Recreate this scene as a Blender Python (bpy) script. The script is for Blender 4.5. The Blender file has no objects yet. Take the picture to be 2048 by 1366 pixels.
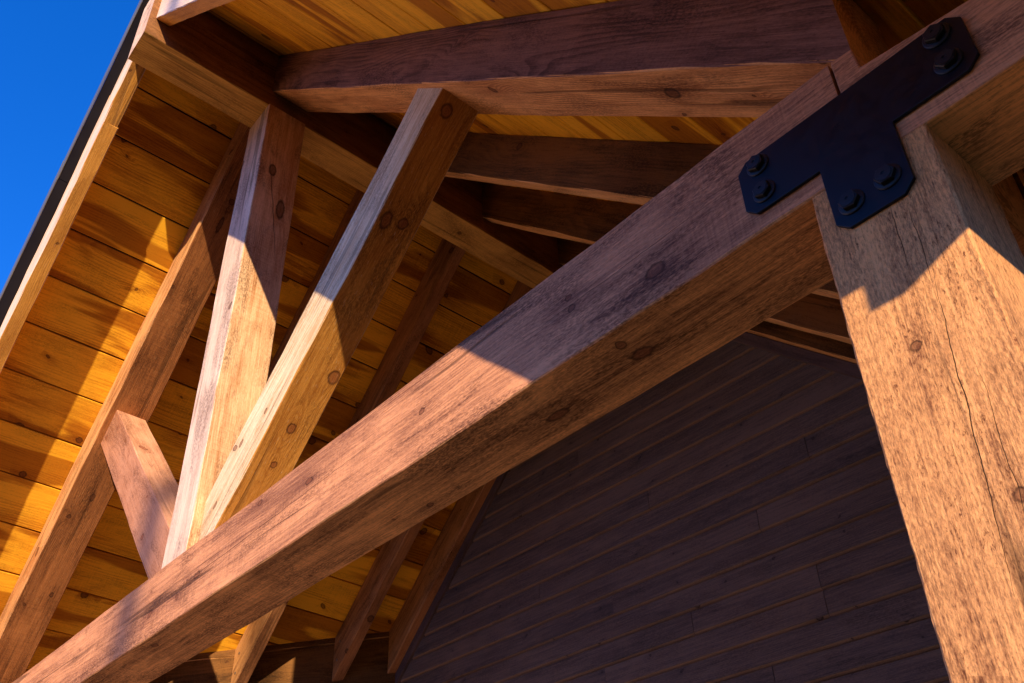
import bpy, bmesh, math, random
from mathutils import Vector, Matrix
random.seed(7)
S = bpy.context.scene
C = S.collection
PI = math.pi

# ---------------------------------------------------------------- camera
ZO = 2.95                                    # height of the tie beam's underside above the ground
cd = bpy.data.cameras.new('camera'); cam = bpy.data.objects.new('camera', cd); C.objects.link(cam)
cam.location = (0.6047, -1.3623, -1.4020 + ZO)
cam.rotation_euler = tuple(math.radians(a) for a in (125.0486, -0.8463, 51.6309))
cd.sensor_width = 36.0; cd.sensor_fit = 'HORIZONTAL'
cd.lens = 1914.78 / 2048 * 36.0
cd.shift_x = 131.08 / 2048; cd.shift_y = 103.73 / 2048   # the photograph is a crop
cd.clip_start = 0.05; cd.clip_end = 2000
S.camera = cam

# ---------------------------------------------------------------- light
SUN_D = Vector((-1.205, 1.0, -0.531)).normalized()       # direction the light travels
elev = math.asin(-SUN_D.z)
to_sun = -SUN_D
W = bpy.data.worlds.new('World'); S.world = W; W.use_nodes = True
nt = W.node_tree; nt.nodes.clear()
sky = nt.nodes.new('ShaderNodeTexSky'); sky.sky_type = 'NISHITA'; sky.sun_disc = False
sky.sun_elevation = elev
sky.sun_rotation = math.atan2(to_sun.x, to_sun.y)
sky.altitude = 0; sky.air_density = 1.0; sky.dust_density = 0.0; sky.ozone_density = 6.0
hs = nt.nodes.new('ShaderNodeHueSaturation'); hs.inputs['Saturation'].default_value = 1.2
bg = nt.nodes.new('ShaderNodeBackground'); bg.inputs['Strength'].default_value = 0.15
wo = nt.nodes.new('ShaderNodeOutputWorld')
tint = nt.nodes.new('ShaderNodeMix'); tint.data_type = 'RGBA'; tint.blend_type = 'MULTIPLY'; tint.inputs[0].default_value = 1.0; tint.inputs[7].default_value = (1.24, 0.88, 1.28, 1.0)
nt.links.new(sky.outputs[0], hs.inputs['Color']); nt.links.new(hs.outputs[0], tint.inputs[6]); nt.links.new(tint.outputs[2], bg.inputs['Color']); nt.links.new(bg.outputs[0], wo.inputs[0])
ld = bpy.data.lights.new('sun', 'SUN'); ld.energy = 4.1; ld.angle = math.radians(0.53); ld.color = (1.0, 0.75, 0.48)
sun = bpy.data.objects.new('sun', ld); C.objects.link(sun)
sun.rotation_euler = SUN_D.to_track_quat('-Z', 'Y').to_euler(); sun.location = (8, -8, 8)
vs = S.view_settings
S.display_settings.display_device = 'sRGB'
vs.view_transform = 'Standard'; vs.look = 'None'; vs.gamma = 1.0; vs.use_curve_mapping = False
vs.exposure = 0.88

# ---------------------------------------------------------------- materials
class NB:                                     # tiny node-building helper
    def __init__(s, name):
        s.m = bpy.data.materials.new(name); s.m.use_nodes = True
        s.t = s.m.node_tree; s.t.nodes.clear()
    def n(s, ty, **kw):
        x = s.t.nodes.new(ty)
        for k, v in kw.items(): setattr(x, k, v)
        return x
    def put(s, sock, v):
        if v is None: return
        if isinstance(v, bpy.types.NodeSocket): s.t.links.new(v, sock)
        else: sock.default_value = v
    def math(s, op, a, b=None, c=None, clamp=False):
        x = s.n('ShaderNodeMath', operation=op, use_clamp=clamp)
        for i, v in enumerate((a, b, c)):
            if v is not None: s.put(x.inputs[i], v)
        return x.outputs[0]
    def vec(s, op, a, b=None):
        x = s.n('ShaderNodeVectorMath', operation=op)
        s.put(x.inputs[0], a)
        if b is not None: s.put(x.inputs[1], b)
        return x.outputs['Value'] if op in ('LENGTH', 'DOT_PRODUCT') else x.outputs[0]
    def xyz(s, a, b, c):
        x = s.n('ShaderNodeCombineXYZ')
        for i, v in enumerate((a, b, c)): s.put(x.inputs[i], v)
        return x.outputs[0]
    def noise(s, v, scale=1.0, detail=2.0, rough=0.5, dist=0.0):
        x = s.n('ShaderNodeTexNoise'); s.put(x.inputs['Vector'], v); x.inputs['Scale'].default_value = scale
        x.inputs['Detail'].default_value = detail; x.inputs['Roughness'].default_value = rough; x.inputs['Distortion'].default_value = dist
        return x.outputs['Fac']
    def smooth(s, v, a, b, lo=0.0, hi=1.0):
        x = s.n('ShaderNodeMapRange', interpolation_type='SMOOTHSTEP')
        s.put(x.inputs['Value'], v)
        for k, q in (('From Min', a), ('From Max', b), ('To Min', lo), ('To Max', hi)): s.put(x.inputs[k], q)
        return x.outputs['Result']
    def mix(s, f, a, b, mode='MIX'):
        x = s.n('ShaderNodeMix', data_type='RGBA', blend_type=mode, clamp_factor=True)
        s.put(x.inputs[0], f)
        for i, v in ((6, a), (7, b)):
            if isinstance(v, tuple): v = v if len(v) == 4 else v + (1.0,)
            s.put(x.inputs[i], v)
        return x.outputs[2]

def wood(name, light, dark, knot=(0.06, 0.02, 0.008), ring_f=110.0, ring_a=0.5, blotch_a=0.6, fiber_a=0.5,
         knots=0.35, knot_s=3.2, knot_r=0.017, saw=0.25, fuzz=0.0, check=0.4, bump=0.5, rough=0.72, vary=0.25, streak=None, side=None, stain=0.6, base=0.36, end=None, marks=(), cracks=()):
    """Solid timber: local X is the grain.  Growth rings, fibres, knots, saw marks, smudges and drying checks."""
    b = NB(name)
    tc = b.n('ShaderNodeTexCoord'); oi = b.n('ShaderNodeObjectInfo'); R = oi.outputs['Random']
    off = b.xyz(b.math('MULTIPLY', R, 37.3), b.math('MULTIPLY', R, 3.1), b.math('MULTIPLY', R, 5.7))
    p0 = tc.outputs['Object']; p = b.vec('ADD', p0, off)
    sx = b.n('ShaderNodeSeparateXYZ'); b.put(sx.inputs[0], p0); x0, y0, z0 = sx.outputs
    nv = b.n('ShaderNodeVectorTransform', vector_type='NORMAL', convert_from='WORLD', convert_to='OBJECT')
    ge = b.n('ShaderNodeNewGeometry'); b.put(nv.inputs[0], ge.outputs['True Normal'])
    sn = b.n('ShaderNodeSeparateXYZ'); b.put(sn.inputs[0], nv.outputs[0])
    ay = b.math('ABSOLUTE', sn.outputs[1]); az = b.math('ABSOLUTE', sn.outputs[2])
    isz = b.math('GREATER_THAN', az, ay)
    ty = b.math('ADD', y0, b.math('MULTIPLY', b.math('SIGN', sn.outputs[2]), 3.0))
    tz = b.math('ADD', z0, b.math('ADD', 11.0, b.math('MULTIPLY', b.math('SIGN', sn.outputs[1]), 3.0)))
    t = b.math('ADD', b.math('MULTIPLY', isz, ty), b.math('MULTIPLY', b.math('SUBTRACT', 1.0, isz), tz))
    xr = b.math('ADD', x0, b.math('MULTIPLY', R, 41.0))
    q = b.xyz(xr, t, 0.0)
    # knots: one Voronoi cell each, some cells empty; each knot is a tilted ellipse with a smeared halo along the grain
    vo = b.n('ShaderNodeTexVoronoi', voronoi_dimensions='2D', feature='F1'); b.put(vo.inputs['Vector'], q); vo.inputs['Scale'].default_value = knot_s
    sc = b.n('ShaderNodeSeparateColor'); b.put(sc.inputs[0], vo.outputs['Color'])
    has = b.math('LESS_THAN', sc.outputs[0], knots)
    dl = b.n('ShaderNodeSeparateXYZ'); b.put(dl.inputs[0], b.vec('SUBTRACT', q, vo.outputs['Position']))
    jx = b.math('MULTIPLY', b.math('SUBTRACT', b.noise(q, 55, 2), 0.5), 0.012)
    dx = b.math('ADD', dl.outputs[0], jx); dy = b.math('ADD', b.math('ADD', dl.outputs[1], jx), b.math('MULTIPLY', dl.outputs[0], b.math('SUBTRACT', sc.outputs[2], 0.5)))
    el = b.math('MULTIPLY_ADD', sc.outputs[2], 0.7, 0.6)
    d = b.vec('LENGTH', b.xyz(b.math('MULTIPLY', dx, el), dy, 0.0))
    dh = b.vec('LENGTH', b.xyz(b.math('MULTIPLY', dx, 0.36), dy, 0.0))
    rk = b.math('MULTIPLY', b.math('MULTIPLY_ADD', b.math('POWER', sc.outputs[1], 2.0), 1.1, 0.3), knot_r)
    dn = b.math('DIVIDE', d, rk); dhn = b.math('DIVIDE', dh, rk)
    gone = b.math('MULTIPLY', b.math('SUBTRACT', 1.0, has), 50.0)
    dn = b.math('ADD', dn, gone); dhn = b.math('ADD', dhn, gone)
    for ax, mx, mt, mr, mel in marks:          # the knots this piece of timber is known for: face across local z ('u') or y ('f')
        off_face = b.math('MULTIPLY', b.math('SUBTRACT', 1.0, isz) if ax == 'u' else isz, 50.0)
        ex = b.math('ADD', b.math('SUBTRACT', x0, mx), jx); et = b.math('ADD', b.math('SUBTRACT', y0 if ax == 'u' else z0, mt), jx)
        dk = b.math('DIVIDE', b.vec('LENGTH', b.xyz(b.math('MULTIPLY', ex, mel), et, 0.0)), mr)
        dq = b.math('DIVIDE', b.vec('LENGTH', b.xyz(b.math('MULTIPLY', ex, 0.36 * mel), et, 0.0)), mr)
        dn = b.math('MINIMUM', dn, b.math('ADD', dk, off_face)); dhn = b.math('MINIMUM', dhn, b.math('ADD', dq, off_face))
    near = b.math('MULTIPLY', 1.0, b.math('EXPONENT', b.math('MULTIPLY', b.math('POWER', b.math('DIVIDE', dhn, 2.0), 2.0), -1.0)))
    wide = b.math('MULTIPLY', 1.0, b.math('EXPONENT', b.math('MULTIPLY', b.math('DIVIDE', dhn, 2.2), -1.0)))
    core = b.math('MULTIPLY', 1.0, b.smooth(dn, 1.08, 0.85))
    rim = b.math('MULTIPLY', 1.0, b.math('MULTIPLY', b.smooth(dn, 1.35, 1.0), b.smooth(dn, 0.7, 0.98)))
    # growth rings about a pith line
    w1 = b.noise(b.vec('MULTIPLY', p, (0.7, 2.6, 2.6)), 1.0, 2.0)
    w2 = b.noise(b.vec('MULTIPLY', p, (3.0, 14.0, 14.0)), 1.0, 2.0)
    yc = b.math('MULTIPLY', b.math('SUBTRACT', R, 0.35), 0.5); zc = b.math('MULTIPLY_ADD', R, 0.25, -0.22)
    rr = b.vec('LENGTH', b.xyz(0.0, b.math('SUBTRACT', y0, yc), b.math('SUBTRACT', z0, zc)))
    rr = b.math('ADD', rr, b.math('MULTIPLY', b.math('SUBTRACT', w1, 0.5), 0.16))
    rr = b.math('ADD', rr, b.math('MULTIPLY', b.math('SUBTRACT', w2, 0.5), 0.012))
    rr = b.math('ADD', rr, b.math('MULTIPLY', wide, 0.05))
    fr = b.math('FRACT', b.math('MULTIPLY', rr, ring_f))
    ring = b.math('MULTIPLY', b.smooth(fr, 0.25, 0.88), b.smooth(fr, 1.0, 0.92))
    gate = b.smooth(b.noise(b.vec('MULTIPLY', p, (1.1, 6.0, 6.0)), 1.0, 2.0), 0.36, 0.62)      # rings fade in and out under the saw
    ring = b.math('MULTIPLY', ring, gate)
    fib = b.noise(b.vec('MULTIPLY', p, (9.0, 260.0, 260.0)), 1.0, 4.0, 0.65)
    fib2 = b.noise(b.vec('MULTIPLY', p, (1.6, 60.0, 60.0)), 1.0, 4.0, 0.65)
    blo = b.noise(b.vec('MULTIPLY', p, (1.5, 5.0, 5.0)), 1.0, 5.0, 0.62, 0.8)
    speck = b.noise(b.vec('MULTIPLY', p, (70.0, 230.0, 230.0)), 1.0, 3.0, 0.7)
    sawn = b.noise(b.xyz(b.math('MULTIPLY', xr, 170.0), b.math('MULTIPLY', t, 4.0), 0.0), 1.0, 2.0, 0.6)
    sawg = b.smooth(b.noise(b.vec('MULTIPLY', p, (0.9, 3.0, 3.0)), 1.0, 2.0), 0.42, 0.62)
    f = b.math('ADD', base, b.math('MULTIPLY', ring, ring_a))
    f = b.math('ADD', f, b.math('MULTIPLY', b.math('SUBTRACT', fib, 0.5), fiber_a * 2.0))
    f = b.math('ADD', f, b.math('MULTIPLY', b.math('SUBTRACT', fib2, 0.5), fiber_a * 2.0))
    f = b.math('ADD', f, b.math('MULTIPLY', b.math('SUBTRACT', blo, 0.5), blotch_a * 3.6))
    f = b.math('ADD', f, b.math('MULTIPLY', b.math('SUBTRACT', speck, 0.5), fiber_a * 1.6))
    f = b.math('ADD', f, b.math('MULTIPLY', wide, 0.5))
    sw = b.math('MULTIPLY', b.math('SUBTRACT', sawn, 0.5), sawg)
    if saw: f = b.math('ADD', f, b.math('MULTIPLY', sw, saw * 2.4))
    h = b.math('ADD', b.math('MULTIPLY', fib, 0.8), b.math('MULTIPLY', ring, -0.35))
    h = b.math('ADD', h, b.math('MULTIPLY', sw, saw * 2.0)); h = b.math('ADD', h, b.math('MULTIPLY', fib2, 0.7))
    if fuzz:
        fz = b.noise(b.vec('MULTIPLY', p, (70.0, 210.0, 210.0)), 1.0, 5.0, 0.8, 0.3)
        fl = b.noise(b.vec('MULTIPLY', p, (7.0, 17.0, 17.0)), 1.0, 4.0, 0.65, 0.5)
        lng = b.noise(b.vec('MULTIPLY', p, (1.4, 42.0, 42.0)), 1.0, 4.0, 0.7)
        tear = b.math('MULTIPLY', b.smooth(fz, 0.52, 0.68), b.smooth(fl, 0.44, 0.62))
        f = b.math('ADD', f, b.math('MULTIPLY', tear, 0.55 * fuzz))
        f = b.math('ADD', f, b.math('MULTIPLY', b.math('SUBTRACT', fz, 0.5), 2.2 * fuzz))
        f = b.math('ADD', f, b.math('MULTIPLY', b.math('SUBTRACT', lng, 0.5), 0.7 * fuzz))
        h = b.math('ADD', h, b.math('MULTIPLY', fz, 1.9 * fuzz)); h = b.math('ADD', h, b.math('MULTIPLY', tear, -0.8 * fuzz)); h = b.math('ADD', h, b.math('MULTIPLY', lng, 1.4 * fuzz))
    f = b.math('ADD', f, b.math('MULTIPLY', b.math('SUBTRACT', R, 0.5), vary), clamp=True)
    col = b.mix(f, light, dark)
    if side: col = b.mix(isz, col, b.mix(f, *side))     # faces across local Z: second tone, carrying bounce light on several timbers
    if end:
        isx = b.math('GREATER_THAN', b.math('ABSOLUTE', sn.outputs[0]), 0.6)
        col = b.mix(isx, col, b.mix(f, *end))
    if streak:                                # sapwood / heartwood band
        sv = b.noise(b.vec('MULTIPLY', p, (0.55, 3.6, 3.6)), 1.0, 3.0, 0.5, 0.4)
        col = b.mix(b.smooth(sv, 0.50, 0.55, 0.0, streak[1]), col, b.mix(1.0, col, streak[0], 'MULTIPLY'))
    if stain:                                 # grubby smudges, broken up by the rough surface
        s1 = b.smooth(b.noise(b.vec('MULTIPLY', p, (2.0, 7.5, 7.5)), 1.0, 5.0, 0.65, 0.5), 0.47, 0.63)
        s2 = b.smooth(speck, 0.40, 0.60)
        sm = b.math('MULTIPLY', s1, b.math('MULTIPLY_ADD', s2, 0.8, 0.2))
        s3 = b.math('MULTIPLY', b.smooth(speck, 0.63, 0.70), 0.5)
        sm = b.math('MULTIPLY', b.math('MAXIMUM', sm, s3), stain, clamp=True)
        col = b.mix(sm, col, b.mix(1.0, col, (0.20, 0.17, 0.19), 'MULTIPLY'))
        hl = b.smooth(b.noise(b.vec('MULTIPLY', p, (26.0, 330.0, 330.0)), 1.0, 2.0, 0.6), 0.66, 0.74)
        col = b.mix(b.math('MULTIPLY', hl, 0.5 * stain, clamp=True), col, tuple(min(1.0, v * 1.5) for v in light))
    kc = b.mix(b.math('FRACT', b.math('MULTIPLY', dn, 3.0)), knot, tuple(min(1.0, v * 2.2) for v in knot))
    col = b.mix(b.math('MULTIPLY', core, 0.62), col, kc)
    col = b.mix(b.math('MULTIPLY', rim, 0.75), col, tuple(v * 0.4 for v in knot))
    if check:
        cv = b.noise(b.vec('MULTIPLY', p, (0.30, 9.0, 9.0)), 1.0, 3.0, 0.45)
        cm = b.noise(b.vec('MULTIPLY', p, (0.9, 5.0, 5.0)), 1.0, 1.0)
        ck = b.math('MULTIPLY', b.smooth(b.math('ABSOLUTE', b.math('SUBTRACT', cv, 0.5)), 0.028, 0.010), b.smooth(cm, 0.52, 0.60))
        col = b.mix(b.math('MULTIPLY', ck, check), col, tuple(v * 0.12 for v in dark))
        h = b.math('ADD', h, b.math('MULTIPLY', ck, -2.5 * check))
    for ax, xa, ta, xb, tb, wd in cracks:      # long drying checks
        k = b.math('DIVIDE', b.math('SUBTRACT', x0, xa), xb - xa)
        tt = b.math('SUBTRACT', y0 if ax == 'u' else z0, b.math('MULTIPLY_ADD', k, tb - ta, ta))
        tt = b.math('ADD', tt, b.math('MULTIPLY', b.math('SUBTRACT', b.noise(b.xyz(b.math('MULTIPLY', x0, 9.0), xa, ta), 1.0, 4.0, 0.6), 0.5), 0.016))
        ww = b.math('MULTIPLY', b.math('SINE', b.math('MULTIPLY', b.math('MAXIMUM', 0.0, b.math('MINIMUM', k, 1.0)), PI)), wd)
        m_ = b.math('MULTIPLY', isz if ax == 'u' else b.math('SUBTRACT', 1.0, isz), b.smooth(b.math('SUBTRACT', b.math('ABSOLUTE', tt), ww), 0.0004, -0.0004))
        col = b.mix(b.math('MULTIPLY', m_, 0.92), col, tuple(v * 0.10 for v in dark)); h = b.math('ADD', h, b.math('MULTIPLY', m_, -2.0))
    h = b.math('ADD', h, b.math('MULTIPLY', core, -0.4))
    bp = b.n('ShaderNodeBump'); bp.inputs['Strength'].default_value = bump; bp.inputs['Distance'].default_value = 0.0022
    b.put(bp.inputs['Height'], h)
    ps = b.n('ShaderNodeBsdfPrincipled'); b.put(ps.inputs['Base Color'], col); ps.inputs['Roughness'].default_value = rough
    ps.inputs['Specular IOR Level'].default_value = 0.18; b.put(ps.inputs['Normal'], bp.outputs[0])
    o = b.n('ShaderNodeOutputMaterial'); b.put(o.inputs[0], ps.outputs[0])
    return b.m

def plain(name, col, rough=0.5, metal=0.0, spec=0.5, var=0.2, scale=40.0, bump=0.1, dist=0.001):
    b = NB(name); tc = b.n('ShaderNodeTexCoord'); v = tc.outputs['Object']
    n1 = b.noise(v, scale, 4.0, 0.6); n2 = b.noise(v, scale * 0.13, 3.0)
    f = b.math('ADD', b.math('MULTIPLY', n1, 0.5), b.math('MULTIPLY', n2, 0.5))
    c = b.mix(f, tuple(q * (1 - var) for q in col), tuple(min(1, q * (1 + var)) for q in col))
    bp = b.n('ShaderNodeBump'); bp.inputs['Strength'].default_value = bump; bp.inputs['Distance'].default_value = dist; b.put(bp.inputs['Height'], n1)
    ps = b.n('ShaderNodeBsdfPrincipled'); b.put(ps.inputs['Base Color'], c); ps.inputs['Metallic'].default_value = metal
    b.put(ps.inputs['Roughness'], b.smooth(n2, 0.3, 0.7, rough * 0.85, min(1.0, rough * 1.15))); ps.inputs['Specular IOR Level'].default_value = spec
    b.put(ps.inputs['Normal'], bp.outputs[0])
    o = b.n('ShaderNodeOutputMaterial'); b.put(o.inputs[0], ps.outputs[0])
    return b.m

M = {}
M['beam'] = wood('stained_beam_wood', (0.76, 0.355, 0.175), (0.22, 0.088, 0.050), knot=(0.13, 0.045, 0.022), knots=0.35, knot_s=3.8, knot_r=0.013, ring_a=0.2, blotch_a=0.5, fiber_a=0.65, saw=0.35, check=0.6, stain=0.7, bump=0.7, base=0.30, side=((0.98, 0.52, 0.235), (0.17, 0.075, 0.036)))
M['tie'] = wood('stained_tie_beam_wood', (0.76, 0.355, 0.175), (0.22, 0.088, 0.050), knot=(0.13, 0.045, 0.022), knots=0.35, knot_s=3.8, knot_r=0.013, ring_a=0.2, blotch_a=0.5, fiber_a=0.65, saw=0.35, check=0.6, stain=0.7, bump=0.7, base=0.30, side=((0.98, 0.52, 0.235), (0.17, 0.075, 0.036)),
    marks=(('f', -0.387, 0.086, 0.018, 0.7), ('f', -0.651, 0.147, 0.010, 0.9), ('f', -0.66, 0.185, 0.007, 0.6), ('f', -1.27, 0.158, 0.010, 0.9), ('f', -1.9, 0.201, 0.011, 0.5), ('f', -2.25, 0.265, 0.010, 0.7), ('f', -2.71, 0.138, 0.012, 0.5),
           ('u', -0.544, 0.12, 0.016, 0.55), ('u', -0.867, 0.149, 0.014, 0.4), ('u', -1.474, 0.193, 0.009, 0.7), ('u', -3.16, 0.057, 0.012, 0.6)),
    cracks=(('f', -3.4, 0.125, -1.25, 0.178, 0.0011), ('f', -0.95, 0.155, -0.1, 0.165, 0.0006)))
M['post'] = wood('rough_sawn_post_wood', (0.80, 0.40, 0.16), (0.20, 0.070, 0.030), knot=(0.11, 0.035, 0.014), knots=0.2, knot_s=3.0, ring_a=0.3, ring_f=55.0, blotch_a=0.35, fuzz=1.0, saw=0.0, check=1.0, bump=0.8, stain=0.35, base=0.27, side=((0.93, 0.46, 0.175), (0.20, 0.070, 0.030)),
    marks=(('u', 2.524, 0.101, 0.0085, 0.85), ('u', 2.216, 0.173, 0.010, 0.8)), cracks=(('u', 2.66, 0.166, 2.08, 0.119, 0.0009), ('u', 2.83, 0.140, 2.66, 0.128, 0.0006), ('u', 2.80, 0.166, 2.62, 0.158, 0.0006), ('u', 2.45, 0.178, 2.12, 0.165, 0.0005)))
M['king'] = wood('pale_king_post_wood', (0.84, 0.58, 0.34), (0.46, 0.22, 0.09), knots=0.2, ring_a=0.2, fiber_a=0.65, blotch_a=0.6, saw=0.3, check=0.5, stain=0.7, side=((0.95, 0.74, 0.58), (0.60, 0.40, 0.30)),
    marks=(('f', 2.626, 0.084, 0.02, 0.5), ('f', 2.37, 0.165, 0.022, 0.35)), cracks=(('f', 2.75, 0.05, 1.98, 0.19, 0.0022),))
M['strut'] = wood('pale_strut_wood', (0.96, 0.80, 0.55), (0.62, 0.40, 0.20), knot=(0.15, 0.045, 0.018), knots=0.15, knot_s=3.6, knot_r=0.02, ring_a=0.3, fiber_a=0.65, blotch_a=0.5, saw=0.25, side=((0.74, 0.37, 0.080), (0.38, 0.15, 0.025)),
    marks=(('u', 1.549, 0.198, 0.021, 0.75), ('u', 1.289, 0.137, 0.017, 0.8), ('u', 1.122, 0.141, 0.012, 0.9), ('u', 2.203, 0.087, 0.02, 0.6), ('u', 2.684, 0.102, 0.022, 0.8), ('f', 1.112, -0.063, 0.010, 0.6), ('f', 1.295, -0.134, 0.008, 0.6), ('f', 0.842, -0.123, 0.009, 0.6)))
M['short_strut'] = wood('pinkish_strut_wood', (0.60, 0.29, 0.17), (0.32, 0.125, 0.06), knot=(0.22, 0.06, 0.025), knots=0.55, knot_s=4.5, ring_a=0.25, fiber_a=0.65, blotch_a=0.4, side=((0.78, 0.42, 0.24), (0.42, 0.17, 0.08)))
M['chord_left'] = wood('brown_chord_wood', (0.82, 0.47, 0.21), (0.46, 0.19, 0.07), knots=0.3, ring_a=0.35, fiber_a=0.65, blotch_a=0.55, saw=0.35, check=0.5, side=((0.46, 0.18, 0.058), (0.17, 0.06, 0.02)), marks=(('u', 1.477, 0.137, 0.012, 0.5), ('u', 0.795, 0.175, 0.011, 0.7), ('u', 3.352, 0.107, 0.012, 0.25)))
M['chord_right'] = wood('shaded_brown_chord_wood', (0.34, 0.165, 0.115), (0.115, 0.052, 0.036), knots=0.4, ring_a=0.5, fiber_a=0.65, blotch_a=0.5, saw=0.2, check=0.5, side=((0.95, 0.49, 0.185), (0.42, 0.17, 0.06)), end=((0.95, 0.52, 0.17), (0.45, 0.2, 0.05)))  # front colour darkened as shade, underside lightened as bounce light
M['rafter'] = wood('shaded_rafter_wood', (0.22, 0.098, 0.026), (0.07, 0.030, 0.008), knots=0.4, ring_a=0.3, fiber_a=0.65, blotch_a=0.6, saw=0.3, vary=0.3, side=((0.92, 0.54, 0.23), (0.52, 0.26, 0.10)))  # side faces carry shade in their colour, undersides carry ground bounce
M['rafter_left'] = wood('sunlit_rafter_wood', (0.60, 0.31, 0.12), (0.24, 0.11, 0.04), knots=0.4, ring_a=0.3, fiber_a=0.65, blotch_a=0.6, saw=0.3, vary=0.2, side=((0.52, 0.24, 0.10), (0.22, 0.09, 0.035)))  # lighter copy of the rafter wood, sunlight put into its colour
M['ridge'] = wood('shaded_ridge_wood', (0.40, 0.185, 0.065), (0.14, 0.055, 0.016), knots=0.25, ring_a=0.35, blotch_a=0.6, side=((0.78, 0.46, 0.12), (0.38, 0.20, 0.05)), end=((0.92, 0.66, 0.48), (0.6, 0.36, 0.22)))  # side faces coloured down for shade, underside raised for warm bounce
M['barge'] = wood('golden_barge_wood', (0.95, 0.72, 0.57), (0.72, 0.46, 0.32), knots=0.25, ring_a=0.2, blotch_a=0.35, fuzz=0.35, saw=0.2, stain=0.25, base=0.25, side=((0.74, 0.36, 0.07), (0.36, 0.13, 0.02)))
M['plank'] = wood('amber_ceiling_plank', (1.0, 0.53, 0.032), (0.38, 0.112, 0.006), knot=(0.040, 0.011, 0.004), ring_f=60.0, ring_a=0.3, blotch_a=0.4, fiber_a=0.5, knots=0.5, knot_s=3.4, knot_r=0.020, saw=0.35, check=0.0, bump=0.35, vary=0.35, streak=((0.50, 0.36, 0.26), 0.95), stain=0.25, base=0.17)
M['siding'] = wood('dark_siding_plank', (0.185, 0.140, 0.125), (0.070, 0.060, 0.068), knot=(0.03, 0.022, 0.03), ring_f=120.0, ring_a=0.25, blotch_a=0.4, fiber_a=0.8, knots=0.45, knot_s=4.0, knot_r=0.013, saw=0.1, check=0.0, bump=0.7, vary=0.35, stain=0.3, side=((0.32, 0.21, 0.14), (0.20, 0.13, 0.09)))  # lower lip colour lightened to stand in for warm bounce light
M['trim'] = wood('dark_trim_board', (0.15, 0.105, 0.105), (0.08, 0.056, 0.06), knots=0.1, ring_a=0.2, vary=0.1)
M['fillpaint'] = plain('cream_bounce_paint', (0.80, 0.58, 0.38), 0.8, 0.0, 0.2, 0.1, 5.0, 0.3, 0.004)
M['plate'] = plain('black_coated_steel', (0.0020, 0.0034, 0.008), 0.38, 0.0, 0.30, 0.3, 330.0, 0.10)
M['bolt'] = plain('black_bolt_steel', (0.006, 0.007, 0.010), 0.42, 0.0, 0.35, 0.3, 300.0, 0.1)
M['metal'] = plain('dark_roof_metal', (0.010, 0.010, 0.016), 0.45, 0.0, 0.2, 0.15, 60.0, 0.04)
M['lip'] = plain('drip_edge_metal', (0.13, 0.13, 0.125), 0.4, 0.0, 0.4, 0.15, 60.0, 0.04)
M['nail'] = plain('nail_steel', (0.30, 0.26, 0.22), 0.4, 0.8, 0.5, 0.2, 200.0, 0.05)
M['ground'] = plain('dark_lawn', (0.036, 0.036, 0.014), 0.95, 0.0, 0.1, 0.35, 6.0, 0.5, 0.02)
M['woods'] = plain('wooded_hillside', (0.045, 0.055, 0.020), 0.95, 0.0, 0.1, 0.5, 0.25, 0.6, 0.6)
M['bark'] = plain('grey_bark', (0.16, 0.11, 0.075), 0.9, 0.0, 0.1, 0.4, 14.0, 0.6, 0.01)
M['bounce_patio'] = plain('warm_bounce_paving', (0.50, 0.32, 0.175), 0.85, 0.0, 0.2, 0.2, 9.0, 0.3, 0.004)

# ---------------------------------------------------------------- mesh helpers
def link(name, bm, mat, Mw=None, parent=None, bevel=0.0):
    me = bpy.data.meshes.new(name); bmesh.ops.recalc_face_normals(bm, faces=bm.faces); bm.to_mesh(me); bm.free()
    me.materials.append(mat)
    o = bpy.data.objects.new(name, me); C.objects.link(o)
    place(o, Mw, parent)
    if bevel:
        md = o.modifiers.new('bevel', 'BEVEL'); md.width = bevel; md.segments = 2; md.limit_method = 'ANGLE'
    return o

def place(o, Mw, parent=None):
    if parent is not None:
        o.parent = parent
        pm = Matrix.Translation(parent.location) if parent.parent is None and parent.type == 'EMPTY' else WM[parent.name]
        o.matrix_parent_inverse = pm.inverted()
    o.matrix_basis = Mw if Mw is not None else Matrix()
    WM[o.name] = Mw.copy() if Mw is not None else Matrix()
WM = {}

def thing(name, label, cat, loc=(0, 0, 0), group=None):
    o = bpy.data.objects.new(name, None); C.objects.link(o); o.empty_display_size = 0.2
    o.location = (loc[0], loc[1], loc[2] + ZO)
    o['label'] = label; o['category'] = cat
    if group: o['group'] = group
    return o
def tag(o, label, cat, group=None):
    o['label'] = label; o['category'] = cat
    if group: o['group'] = group
    return o

def frame(O, u, v):
    u = Vector(u).normalized(); v = Vector(v); v = (v - u * v.dot(u)).normalized(); w = u.cross(v)
    m = Matrix((u, v, w)).transposed().to_4x4(); m.translation = Vector(O) + Vector((0, 0, ZO))
    return m

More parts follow.
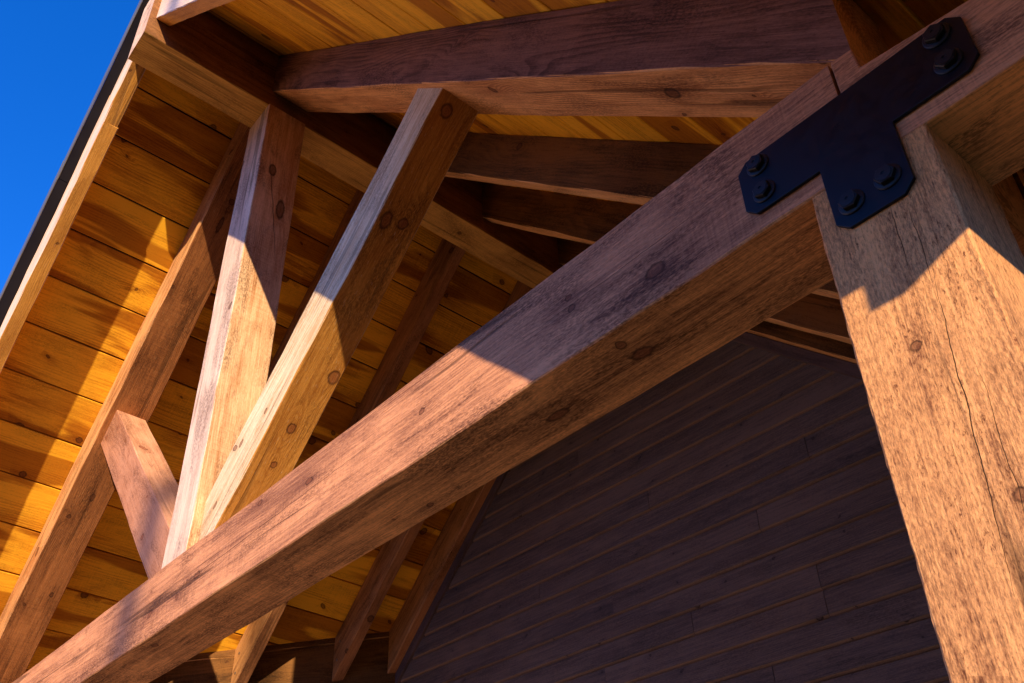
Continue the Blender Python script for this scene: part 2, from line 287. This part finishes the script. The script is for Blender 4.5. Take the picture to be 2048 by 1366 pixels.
def prism_bm(Mw, vr, wr, cut0, cut1, ch=0.004, seg=0.13, wob=0.0012, nick=0.0, lap=0.0):
    """Sawn timber along local X; cuts are a local x or a world plane (normal, point) in beam coordinates."""
    bm = bmesh.new(); inv = Mw.inverted()
    v0, v1 = vr; w0, w1 = wr
    prof = [(v0 + ch, w0, 0), (v1 - ch, w0, 1), (v1, w0 + ch, 1), (v1, w1 - ch, 2), (v1 - ch, w1, 2), (v0 + ch, w1, 3), (v0, w1 - ch, 3), (v0, w0 + ch, 0)]
    if lap:                                     # siding: rounded lower lip, thin shadow gap
        prof = [(v0 + 0.017, w0, 0), (v1, w0, 1), (v1, w0 + ch, 1), (v1, w1 - ch, 2), (v1, w1, 2), (v0 + 0.004, w1, 3), (v0, w1 - 0.003, 3), (v0, w0 + lap, 0), (v0 + 0.003, w0 + lap * 0.72, 0)]
    def xat(cut, y, z):
        if not isinstance(cut, tuple): return cut
        n = inv.to_3x3() @ Vector(cut[0]); pt = inv @ (Vector(cut[1]) + Vector((0, 0, ZO)))
        return pt.x + (n.y * (pt.y - y) + n.z * (pt.z - z)) / n.x
    xs = [(xat(cut0, y, z), xat(cut1, y, z)) for y, z, _ in prof]
    L = max(abs(b - a) for a, b in xs); n = max(1, int(L / seg))
    ph = [[random.uniform(0, 6.28) for _ in range(6)] for _ in range(4)]
    rows = []
    for i in range(n + 1):
        f = i / n; row = []
        for (y, z, k), (a, b) in zip(prof, xs):
            x = a + (b - a) * f
            dy = wob * (math.sin(x * 2.3 + ph[k][0]) + 0.6 * math.sin(x * 7.1 + ph[k][1]) + 0.4 * math.sin(x * 23 + ph[k][2]))
            dz = wob * (math.sin(x * 2.7 + ph[k][3]) + 0.6 * math.sin(x * 6.3 + ph[k][4]) + 0.4 * math.sin(x * 19 + ph[k][5]))
            if nick: dy += random.uniform(-nick, nick); dz += random.uniform(-nick, nick)
            row.append(bm.verts.new((x, y + dy, z + dz)))
        rows.append(row)
    for r0, r1 in zip(rows, rows[1:]):
        for k in range(len(prof)): bm.faces.new((r0[k], r0[(k + 1) % len(prof)], r1[(k + 1) % len(prof)], r1[k]))
    bm.faces.new(rows[0]); bm.faces.new(list(reversed(rows[-1])))
    return bm

def timber(name, mat, O, u, v, vr, wr, cut0, cut1, parent=None, **kw):
    Mw = frame(O, u, v)
    return link(name, prism_bm(Mw, vr, wr, cut0, cut1, **kw), M[mat], Mw, parent)

def box_bm(x0, x1, y0, y1, z0, z1):
    bm = bmesh.new()
    vs_ = [bm.verts.new((x, y, z)) for x in (x0, x1) for y in (y0, y1) for z in (z0, z1)]
    for f in ((0, 1, 3, 2), (4, 6, 7, 5), (0, 4, 5, 1), (2, 3, 7, 6), (0, 2, 6, 4), (1, 5, 7, 3)): bm.faces.new([vs_[i] for i in f])
    return bm
def extrude_bm(poly, y0, y1):
    bm = bmesh.new()
    a = [bm.verts.new((x, y0, z)) for x, z in poly]; b_ = [bm.verts.new((x, y1, z)) for x, z in poly]
    n = len(poly); bm.faces.new(a); bm.faces.new(list(reversed(b_)))
    for i in range(n): bm.faces.new((a[i], b_[i], b_[(i + 1) % n], a[(i + 1) % n]))
    return bm

# ---------------------------------------------------------------- measures (beam coordinates: tie beam underside z = 0)
s = 0.9825; Lr = math.hypot(1, s); ac = 0.7686; a = 0.4291; xk = -2.9875; hb = 0.3037
UR = Vector((-1, 0, s)); UL = Vector((1, 0, s)); Y = Vector((0, 1, 0)); X = Vector((1, 0, 0)); Z = Vector((0, 0, 1))
def vx(x): return (X, (x, 0, 0))
def perp(off): return (off - ac) / Lr                   # vertical offset from the ceiling plane to distance across it
OR_ = Vector((0, 0, ac)); OL_ = Vector((2 * xk, 0, ac))  # points on the two ceiling planes

# ---------------------------------------------------------------- ground
g = link('ground', box_bm(-400, 400, -400, 400, -0.3, 0.0), M['ground']); g['kind'] = 'structure'
g = link('bounce_patio', box_bm(-8.2, -2.2, -2.6, 2.84, 0.0, 0.06), M['bounce_patio'], None, None, 0.01); g['kind'] = 'structure'  # unseen paving added to bounce warm light onto the undersides

# unseen wooded hillside added front and right to cut the low sky light
bm = bmesh.new(); NA, NR = 220, 9
rows = []
for i in range(NA + 1):
    az = math.radians(-100 + 165 * i / NA) ; row = []
    for j in range(NR + 1):
        r = 95 + 60 * j / NR
        h = (22 + 2.5 * math.sin(az * 3.1) + 2.5 * math.sin(az * 9.7 + 1)) * math.sin(min(1.0, j / NR * 1.15) * PI / 2) + (random.uniform(-1.2, 1.6) if j else -1.0)
        row.append(bm.verts.new((r * math.cos(az), r * math.sin(az), h)))
    rows.append(row)
for r0, r1 in zip(rows, rows[1:]):
    for j in range(NR): bm.faces.new((r0[j], r1[j], r1[j + 1], r0[j + 1]))
g = link('sky_blocking_hill', bm, M['woods']); g['kind'] = 'structure'

# tall tree in the front yard; its trunk throws the soft band of shade on the tie beam
tree = thing('tree', 'tall bare-stemmed tree in the front yard with a high crown', 'tree', (13.52, -14.0, -ZO))
bm = bmesh.new(); rows = []
for i in range(15):
    z = 17.0 * i / 14; r = 0.125 * (1 - 0.6 * i / 14); ox = 0.05 * math.sin(z * 0.3) - 0.05 * math.sin(3.1); oy = 0.06 * math.sin(z * 0.37 + 1)
    rows.append([bm.verts.new((ox + r * math.cos(k * PI / 5), oy + r * math.sin(k * PI / 5), z)) for k in range(10)])
for r0, r1 in zip(rows, rows[1:]):
    for k in range(10): bm.faces.new((r0[k], r0[(k + 1) % 10], r1[(k + 1) % 10], r1[k]))
bm.faces.new(rows[-1])
link('trunk', bm, M['bark'], Matrix.Translation((13.52, -14.0, 0)), tree)
bm = bmesh.new()
for i in range(1500):
    az = random.uniform(0, 2 * PI); zz = random.uniform(15.2, 19.5); rr_ = random.uniform(0.1, 1.9) * (1.0 - 0.8 * abs((zz - 17.0) / 2.7) ** 1.5)
    c0 = Vector((rr_ * math.cos(az), rr_ * math.sin(az), zz)); u = Vector((random.gauss(0, 1), random.gauss(0, 1), random.gauss(0, 1))).normalized(); v = u.orthogonal().normalized()
    q = 0.13
    bm.faces.new([bm.verts.new(c0 + u * q), bm.verts.new(c0 + v * q * 0.5), bm.verts.new(c0 - u * q), bm.verts.new(c0 - v * q * 0.5)])
link('crown', bm, M['woods'], Matrix.Translation((13.52, -14.0, 0)), tree)

# ---------------------------------------------------------------- roof
roof = thing('gable_roof', 'gable porch roof ceiled with wide amber planks under a dark metal edge', 'roof', (xk, 1, 3.7)); roof['kind'] = 'thing'
EAVE_L = -6.7; EAVE_R = 0.68
PY0, PY1 = -0.644, 2.86
def slope_frame(side):
    # local X along Y (grain), local Y down the slope, local Z along the upward normal
    if side == 'L': return Vector((xk, 0, ac + s * (-xk) )), Vector((-1, 0, -s)), 'L'
    return Vector((xk, 0, ac + s * (-xk))), Vector((1, 0, -s)), 'R'
PK = Vector((xk, 0, ac - s * xk))
proto = {}
def plank(side, d0, d1):
    down = Vector((-1, 0, -s)).normalized() if side == 'L' else Vector((1, 0, -s)).normalized()
    w = round(d1 - d0, 3)
    key = (side, w)
    # local: X = world Y, Y = down slope ; X x Y gives a normal, up for R... keep thickness outward
    O = PK + down * d0
    m = frame((O.x, PY0, O.z), Y, down)
    wdir = m.to_3x3() @ Vector((0, 0, 1))
    up = 1 if wdir.z > 0 else -1
    if key not in proto:
        bm = bmesh.new(); t = 0.050 * up; c = 0.003 * up
        pr = [(0.0040, c), (0.0075, 0), (w - 0.0075, 0), (w - 0.0040, c), (w - 0.0040, t), (0.0040, t)]
        n = 7; rows = []
        for i in range(n + 1):
            x = (PY1 - PY0) * i / n
            rows.append([bm.verts.new((x, y + 0.0008 * math.sin(x * 3 + y * 9), z)) for y, z in pr])
        for r0, r1 in zip(rows, rows[1:]):
            for k in range(6): bm.faces.new((r0[k], r0[(k + 1) % 6], r1[(k + 1) % 6], r1[k]))
        bm.faces.new(rows[0]); bm.faces.new(list(reversed(rows[-1])))
        o = link('plank', bm, M['plank'], m, roof); proto[key] = o
    else:
        o = proto[key].copy(); C.objects.link(o)
    jit = Matrix.Translation((0, 0, random.uniform(0, 0.0025))) @ Matrix.Rotation(random.uniform(-0.0006, 0.0006), 4, 'Z')
    o.matrix_basis = jit @ m
    return o
plank('L', 0.02, 0.257)
for k in range(16): plank('L', 0.257 + 0.31 * k, 0.567 + 0.31 * k)
plank('R', 0.02, 0.187)
for k in range(15): plank('R', 0.187 + 0.31 * k, 0.497 + 0.31 * k)
# barge boards at the gable end (the left one in two lengths)
BY = (-0.729, -0.648)
pl_peak = vx(xk)
jx = -3.433
timber('barge_board', 'barge', OL_, UL, Y, BY, (perp(0.453), perp(0.838)), ((Vector((1, 0, 0.25))), (jx - 0.002, 0, 2.95)), pl_peak, roof, wob=0.0016, nick=0.0006)
timber('barge_board', 'barge', OL_, UL, Y, (BY[0] + 0.002, BY[1] + 0.003), (perp(0.449), perp(0.838)), vx(EAVE_L), ((Vector((1, 0, 0.25))), (jx + 0.002, 0, 2.95)), roof, wob=0.002, nick=0.0006)
Mw = frame(OR_, UR, Y)
hi = perp(0.838); lo = perp(0.453)
timber('barge_board', 'barge', OR_, UR, Y, BY, (-hi, -lo) if (frame(OR_, UR, Y).to_3x3() @ Vector((0, 0, 1))).z < 0 else (lo, hi), vx(0.36), pl_peak, roof, wob=0.0016, nick=0.0006)
def sgn(u): return 1 if (frame((0, 0, 0), u, Y).to_3x3() @ Z).z > 0 else -1
def rng(u, lo, hi):
    return (lo, hi) if sgn(u) > 0 else (-hi, -lo)
for u, O, x0, sub in ((UL, OL_, EAVE_L, 'L'), (UR, OR_, EAVE_R, 'R')):
    timber('roof_covering', 'metal', O, u, Y, (-0.772, 3.3), rng(u, perp(0.846), perp(1.0)), vx(x0), pl_peak, roof, wob=0, ch=0.002, seg=1.5)
    cuts = ((vx(x0), vx(-3.921)), (vx(-3.917), pl_peak)) if sub == 'L' else ((vx(x0), pl_peak),)
    for k, (c0, c1) in enumerate(cuts):
        de = timber('drip_edge', 'metal', O, u, Y, (-0.788 + 0.0015 * k, -0.7295), rng(u, perp(0.832), perp(0.844)), c0, c1, roof, wob=0.0006, ch=0.001, seg=0.3)
        timber('hem', 'lip', O, u, Y, (-0.7945 + 0.0015 * k, -0.7885 + 0.0015 * k), rng(u, perp(0.828), perp(0.99)), c0, c1, de, wob=0.0006, ch=0.0015, seg=0.3)
# shallow eave over the end of the right-hand beam
bm = extrude_bm([(0.50, 0.192), (0.93, 0.132), (0.93, 0.232), (0.50, 0.292)], -0.72, 2.86)
link('eave_soffit', bm, M['barge'], Matrix.Translation((0, 0, ZO)), roof, 0.004)
bm = extrude_bm([(0.34, 0.121), (0.93, 0.121), (0.93, 0.20), (0.34, 0.20)], -0.727, -0.66)
link('eave_fascia', bm, M['barge'], Matrix.Translation((0, 0, ZO)), roof, 0.003)
bm = bmesh.new()
prof = [(0.935, 0.185), (0.935, 0.072), (1.0, 0.072), (1.035, 0.10), (1.04, 0.19), (1.034, 0.19), (1.028, 0.103), (0.998, 0.078), (0.941, 0.078), (0.941, 0.185)]
gut = extrude_bm(prof, -0.735, 2.86)
gt = link('gutter', gut, M['metal'], Matrix.Translation((0, 0, ZO)), roof)
link('end_cap', extrude_bm([(0.935, 0.185), (0.935, 0.072), (1.0, 0.072), (1.035, 0.10), (1.04, 0.19)], -0.739, -0.7355), M['metal'], Matrix.Translation((0, 0, ZO)), gt)
bm.free()

# ---------------------------------------------------------------- ridge beam
rb = timber('ridge_beam', 'ridge', (xk, 0, 3.129), Y, X, (-0.1098, 0.1098), (-0.464, 0), -0.766, 2.80, wob=0.0018, nick=0.0005) if (frame((0, 0, 0), Y, X).to_3x3() @ Z).z < 0 else \
     timber('ridge_beam', 'ridge', (xk, 0, 3.129), Y, X, (-0.1098, 0.1098), (0, 0.464), -0.766, 2.80, wob=0.0018, nick=0.0005)
tag(rb, 'dark ridge beam running from its short gable stub back to the wall', 'beam')

# ---------------------------------------------------------------- truss
tr = thing('timber_truss', 'big king post truss of square timbers across the gable end', 'truss', (xk, 0.12, 0))
tie = timber('tie_beam', 'tie', (0, 0, 0), X, Y, (0, 0.244), (0, hb), -6.9, 0.113, tr, wob=0.0016, nick=0.0005)
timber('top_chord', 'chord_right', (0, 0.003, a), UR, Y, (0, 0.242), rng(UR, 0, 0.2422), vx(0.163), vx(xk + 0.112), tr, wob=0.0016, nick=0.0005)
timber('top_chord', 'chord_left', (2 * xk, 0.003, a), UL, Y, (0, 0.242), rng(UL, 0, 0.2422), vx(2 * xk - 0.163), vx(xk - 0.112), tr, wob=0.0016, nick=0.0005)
kp = timber('king_post', 'king', (xk, 0.0, 0), Z, X, (-0.1235, 0.1235), (0.0, 0.240), hb - 0.004, 3.128, tr, wob=0.0018, nick=0.0005)
def strut(O, u, wid, yr, cut0, cut1, mat, label):
    uu = Vector(u).normalized()
    m = frame(O, u, Y); wd = m.to_3x3() @ Z
    r = (0, wid) if wd.x > 0 else (-wid, 0)
    o = timber('strut', mat, O, u, Y, yr, r, cut0, cut1, tr, wob=0.0016, nick=0.0006); o['label'] = label
    return o
strut((-3.4613, 0, 0), (1.0952, 0, 1), 0.2407, (0.0445, 0.228), vx(xk + 0.1245), (Vector((s, 0, 1)), (0, 0, a + 0.004)), 'strut', 'long pale strut rising to the right chord')
strut((-3.012, 0, 0), (-0.98, 0, 1), 0.239, (0.040, 0.228), vx(xk - 0.1245), (Vector((-s, 0, 1)), (2 * xk, 0, a + 0.004)), 'short_strut', 'short pinkish strut rising to the left chord')

# right-hand beam beyond the joint over the post
bm = extrude_bm([(0.118, 0.0), (0.95, 0.0), (0.95, 0.130), (0.171, 0.236), (0.166, 0.300), (0.118, 0.3037)], 0.0, 0.244)
cb = link('eave_beam', bm, M['beam'], Matrix.Translation((0, 0, ZO)), None, 0.004)
tag(cb, 'short brown beam end running right from the post behind the black plate', 'beam')
# posts
po = timber('timber_post', 'post', (0, 0, -ZO), Z, X, (0, 0.24), (0, 0.243), 0.0, ZO - 0.003, wob=0.0013, nick=0.0009, seg=0.02)
tag(po, 'thick rough sawn post with bark-like sunlit face under the black plate', 'post')

# ---------------------------------------------------------------- steel T plate
tp = thing('tee_plate', 'black steel T shaped connector plate bolted over the beam joint', 'bracket', (0.115, 0, 0.04))
c = 0.0235
poly = [(-0.132, 0.041 + c), (-0.132 + c, 0.041), (0.038, 0.041), (0.038, -0.131 + c), (0.038 + c, -0.131), (0.193 - c, -0.131), (0.193, -0.131 + c), (0.193, 0.041),
        (0.362 - c, 0.041), (0.362, 0.041 + c), (0.362, 0.194 - c), (0.362 - c, 0.194), (-0.132 + c, 0.194), (-0.132, 0.194 - c)]
pl = link('plate', extrude_bm(poly, -0.0095, -0.0015), M['plate'], Matrix.Translation((0, 0, ZO)), tp, 0.0012)
def bolt(x, z, rot):
    bm = bmesh.new()
    def lathe(rs, n, rotn=0.0):
        rows = [[bm.verts.new((r * math.cos(rotn + 2 * PI * k / n), -y, r * math.sin(rotn + 2 * PI * k / n))) for k in range(n)] for r, y in rs]
        for r0, r1 in zip(rows, rows[1:]):
            for k in range(n): bm.faces.new((r0[k], r0[(k + 1) % n], r1[(k + 1) % n], r1[k]))
        bm.faces.new(rows[-1])
    lathe([(0.0200, 0.003), (0.0205, 0.0055), (0.0205, 0.0135), (0.0190, 0.0150)], 6, rot)
    lathe([(0.0158, 0.0146), (0.0152, 0.0162), (0.0040, 0.0166), (0.0034, 0.0152), (0.0012, 0.0150)], 20)
    m = Matrix.Translation((x, -0.0096, z + ZO))
    h = link('bolt', bm, M['bolt'], m, tp)
    bm = bmesh.new()
    n = 28
    rows = [[bm.verts.new((r * math.cos(2 * PI * k / n), -y, r * math.sin(2 * PI * k / n))) for k in range(n)] for r, y in ((0.0262, 0.0), (0.0264, 0.0022), (0.0246, 0.0036), (0.0200, 0.0046), (0.0160, 0.0050))]
    for r0, r1 in zip(rows, rows[1:]):
        for k in range(n): bm.faces.new((r0[k], r0[(k + 1) % n], r1[(k + 1) % n], r1[k]))
    bm.faces.new(rows[-1])
    link('washer', bm, M['bolt'], m, h)
for x, z in ((-0.082, 0.162), (-0.082, 0.083), (0.152, -0.074), (0.078, -0.079), (0.315, 0.164), (0.315, 0.088)): bolt(x, z, random.uniform(0, 1))
bm = bmesh.new()                                                    # worn stamp, no longer legible
for i in range(7):
    for r in range(2):
        if random.random() < 0.25: continue
        x = 0.091 + i * 0.0042; z = 0.124 - r * 0.006 + random.uniform(-0.0006, 0.0006)
        vs_ = [bm.verts.new((x + dx * random.uniform(0.4, 1) , y, z + dz * random.uniform(0.5, 1.1))) for y in (-0.0096, -0.0101) for dx, dz in ((-0.0013, -0.0018), (0.0013, -0.0018), (0.0013, 0.0018), (-0.0013, 0.0018))]
        for f in ((0, 1, 2, 3), (4, 5, 6, 7), (0, 1, 5, 4), (1, 2, 6, 5), (2, 3, 7, 6), (3, 0, 4, 7)): bm.faces.new([vs_[q] for q in f])
link('stamped_mark', bm, M['bolt'], Matrix.Translation((0, 0, ZO)), tp)

# ---------------------------------------------------------------- valley beam on the left
VD = Vector((0.293, 1.0, 0.2879)); VN = Vector((1, -0.293, 0)).normalized(); VP = Vector((-5.733, 1.444, 1.006))
vb = thing('valley_beam', 'dark slanting beam that the left rafter feet are cut against', 'beam', VP)
m = frame(VP, VD, -VN); sg = 1 if (m.to_3x3() @ Z).z > 0 else -1
def vr_(lo, hi): return (lo, hi) if sg > 0 else (-hi, -lo)
timber('beam', 'rafter', VP, VD, -VN, (0, 0.09), vr_(-0.44, -0.0485), -1.0, 1.42, vb)
timber('ledger_strip', 'rafter', VP, VD, -VN, (-0.001, 0.06), vr_(-0.046, 0.0), -1.0, 1.42, vb)

# ---------------------------------------------------------------- rafters
rb_off = 0.428; zlo = perp(rb_off)
ys = (0.882, 1.612, 2.32, 2.735); th = (0.088, 0.088, 0.085, 0.075)
GL = 'common rafters under the left roof slope'; GR = 'common rafters under the right roof slope'
labL = ('shaded left slope rafter half hidden between the king post and the long strut',
        'left slope rafter with a sunlit foot below the tie beam',
        'dark left slope rafter with two nail heads at its foot',
        'dark left slope rafter flush against the siding trim')
labR = ('first dark rafter behind the truss on the right slope, just under the bright planks',
        'second dark right slope rafter meeting the ridge beam above the tie beam',
        'dark right slope rafter glimpsed between tie beam and post',
        'right slope rafter against the wall, nearest the siding')
for i in range(4):
    cut = (VN, VP) if i else vx(2 * xk - 0.16)
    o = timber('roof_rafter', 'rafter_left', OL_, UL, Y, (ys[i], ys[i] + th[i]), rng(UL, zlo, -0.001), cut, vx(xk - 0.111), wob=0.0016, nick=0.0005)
    tag(o, labL[i], 'rafter', GL)
    if i in (1, 2):                                                # nails through the foot of the rafter
        for nx, nz in ((0.07, 0.05), (0.05, -0.07)):
            xx = VP.x + 0.293 * (ys[i] - VP.y) + nx; zz = ac + s * (xx - 2 * xk) - 0.15 + nz - 0.02
            bm = bmesh.new(); bmesh.ops.create_uvsphere(bm, u_segments=10, v_segments=6, radius=0.011)
            bmesh.ops.scale(bm, vec=(1, 0.35, 1), verts=bm.verts)
            link('nail', bm, M['nail'], Matrix.Translation((xx, ys[i] - 0.0015, zz + ZO)), o)
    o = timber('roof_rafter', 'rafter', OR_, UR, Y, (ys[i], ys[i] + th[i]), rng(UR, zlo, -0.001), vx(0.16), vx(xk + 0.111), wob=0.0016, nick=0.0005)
    tag(o, labR[i], 'rafter', GR)
# plate that carries the right-hand rafter feet
o = timber('wall_plate', 'rafter', (0, 0, 0), Y, X, (-0.02, 0.15), (0, 0), 0, 1) if False else link('wall_plate', box_bm(-0.02, 0.148, 0.249, 2.80, 0.24, 0.575), M['chord_left'], Matrix.Translation((0, 0, ZO)), None, 0.004)
tag(o, 'brown plate beam running back from the post under the right rafter feet', 'beam')

# ---------------------------------------------------------------- siding wall
wall = thing('siding_wall', 'dark brown stained wall of horizontal siding boards', 'wall', (xk, 2.9, -2.95)); wall['kind'] = 'thing'
YW = 2.82; pitch = 0.142; ztop = 2.106
joints = {}
for x, z in ((-3.737, 1.244), (-2.012, 1.043), (-1.736, .619), (-2.737, 1.462), (-3.103, .909), (-3.301, 2.045), (-3.212, .505), (-2.536, .589), (-1.64, 1.27)):
    joints.setdefault(int((ztop - z) // pitch), []).append(x)
offw = 0.375
cutL = (Vector((-s, 0, 1)), (2 * xk, 0, 0.36)); cutR = (Vector((s, 0, 1)), (0, 0, offw))
for k in range(-5, 17):
    z1 = ztop - k * pitch; z0 = z1 - pitch
    js = sorted(joints.get(k, []))
    if k > 10: js.append(-4.4 + (k * 1.37) % 3.1)
    # clear stretch of this row between the rakes
    xl = (z0 - 0.36) / s + 2 * xk; xr = (offw - z0) / s
    xl = max(xl, -6.4); xr = min(xr, 0.5)
    js = [j for j in js if xl + 0.3 < j < xr - 0.3]
    ends = [None] + js + [None]
    for e0, e1 in zip(ends, ends[1:]):
        c0 = (cutL if (z1 - 0.36) / s + 2 * xk > -6.4 else -6.4) if e0 is None else e0 + 0.0015
        c1 = (cutR if (offw - z1) / s < 0.5 else 0.5) if e1 is None else e1 - 0.0015
        mm = frame((0, YW, z0), X, Y)
        dpt = random.uniform(-0.0012, 0.0012)
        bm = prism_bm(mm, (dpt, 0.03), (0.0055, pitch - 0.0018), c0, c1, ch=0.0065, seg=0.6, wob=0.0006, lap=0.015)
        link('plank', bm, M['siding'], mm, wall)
link('sheathing', box_bm(-6.6, 0.6, 2.845, 2.95, -ZO, 0.2), M['trim'], Matrix.Translation((0, 0, ZO)), wall)
link('gable_sheathing', extrude_bm([(-6.5, 0.201), (0.55, 0.201), (xk, 3.65)], 2.846, 2.95), M['trim'], Matrix.Translation((0, 0, ZO)), wall)
for u, O, xa, xb in ((UL, OL_, -5.4, xk - 0.12), (UR, OR_, 0.1, xk + 0.12)):
    timber('trim_board', 'trim', O, u, Y, (2.796, 2.846), rng(u, perp(0.325), perp(0.424)), vx(xa), vx(xb), wall, wob=0.0006, ch=0.003)

# ---------------------------------------------------------------- unseen wall added left of the view to bounce sunlight
fill_wall = link('bounce_wall', extrude_bm([(-8.6, -ZO), (-8.2, -ZO), (-8.2, 1.5), (-8.6, 1.5)], -7.5, -0.8), M['fillpaint'], Matrix.Translation((0, 0, ZO)), None, 0.01)
tag(fill_wall, 'unseen cream wall added left of the porch to bounce sunlight', 'wall'); fill_wall['kind'] = 'thing'
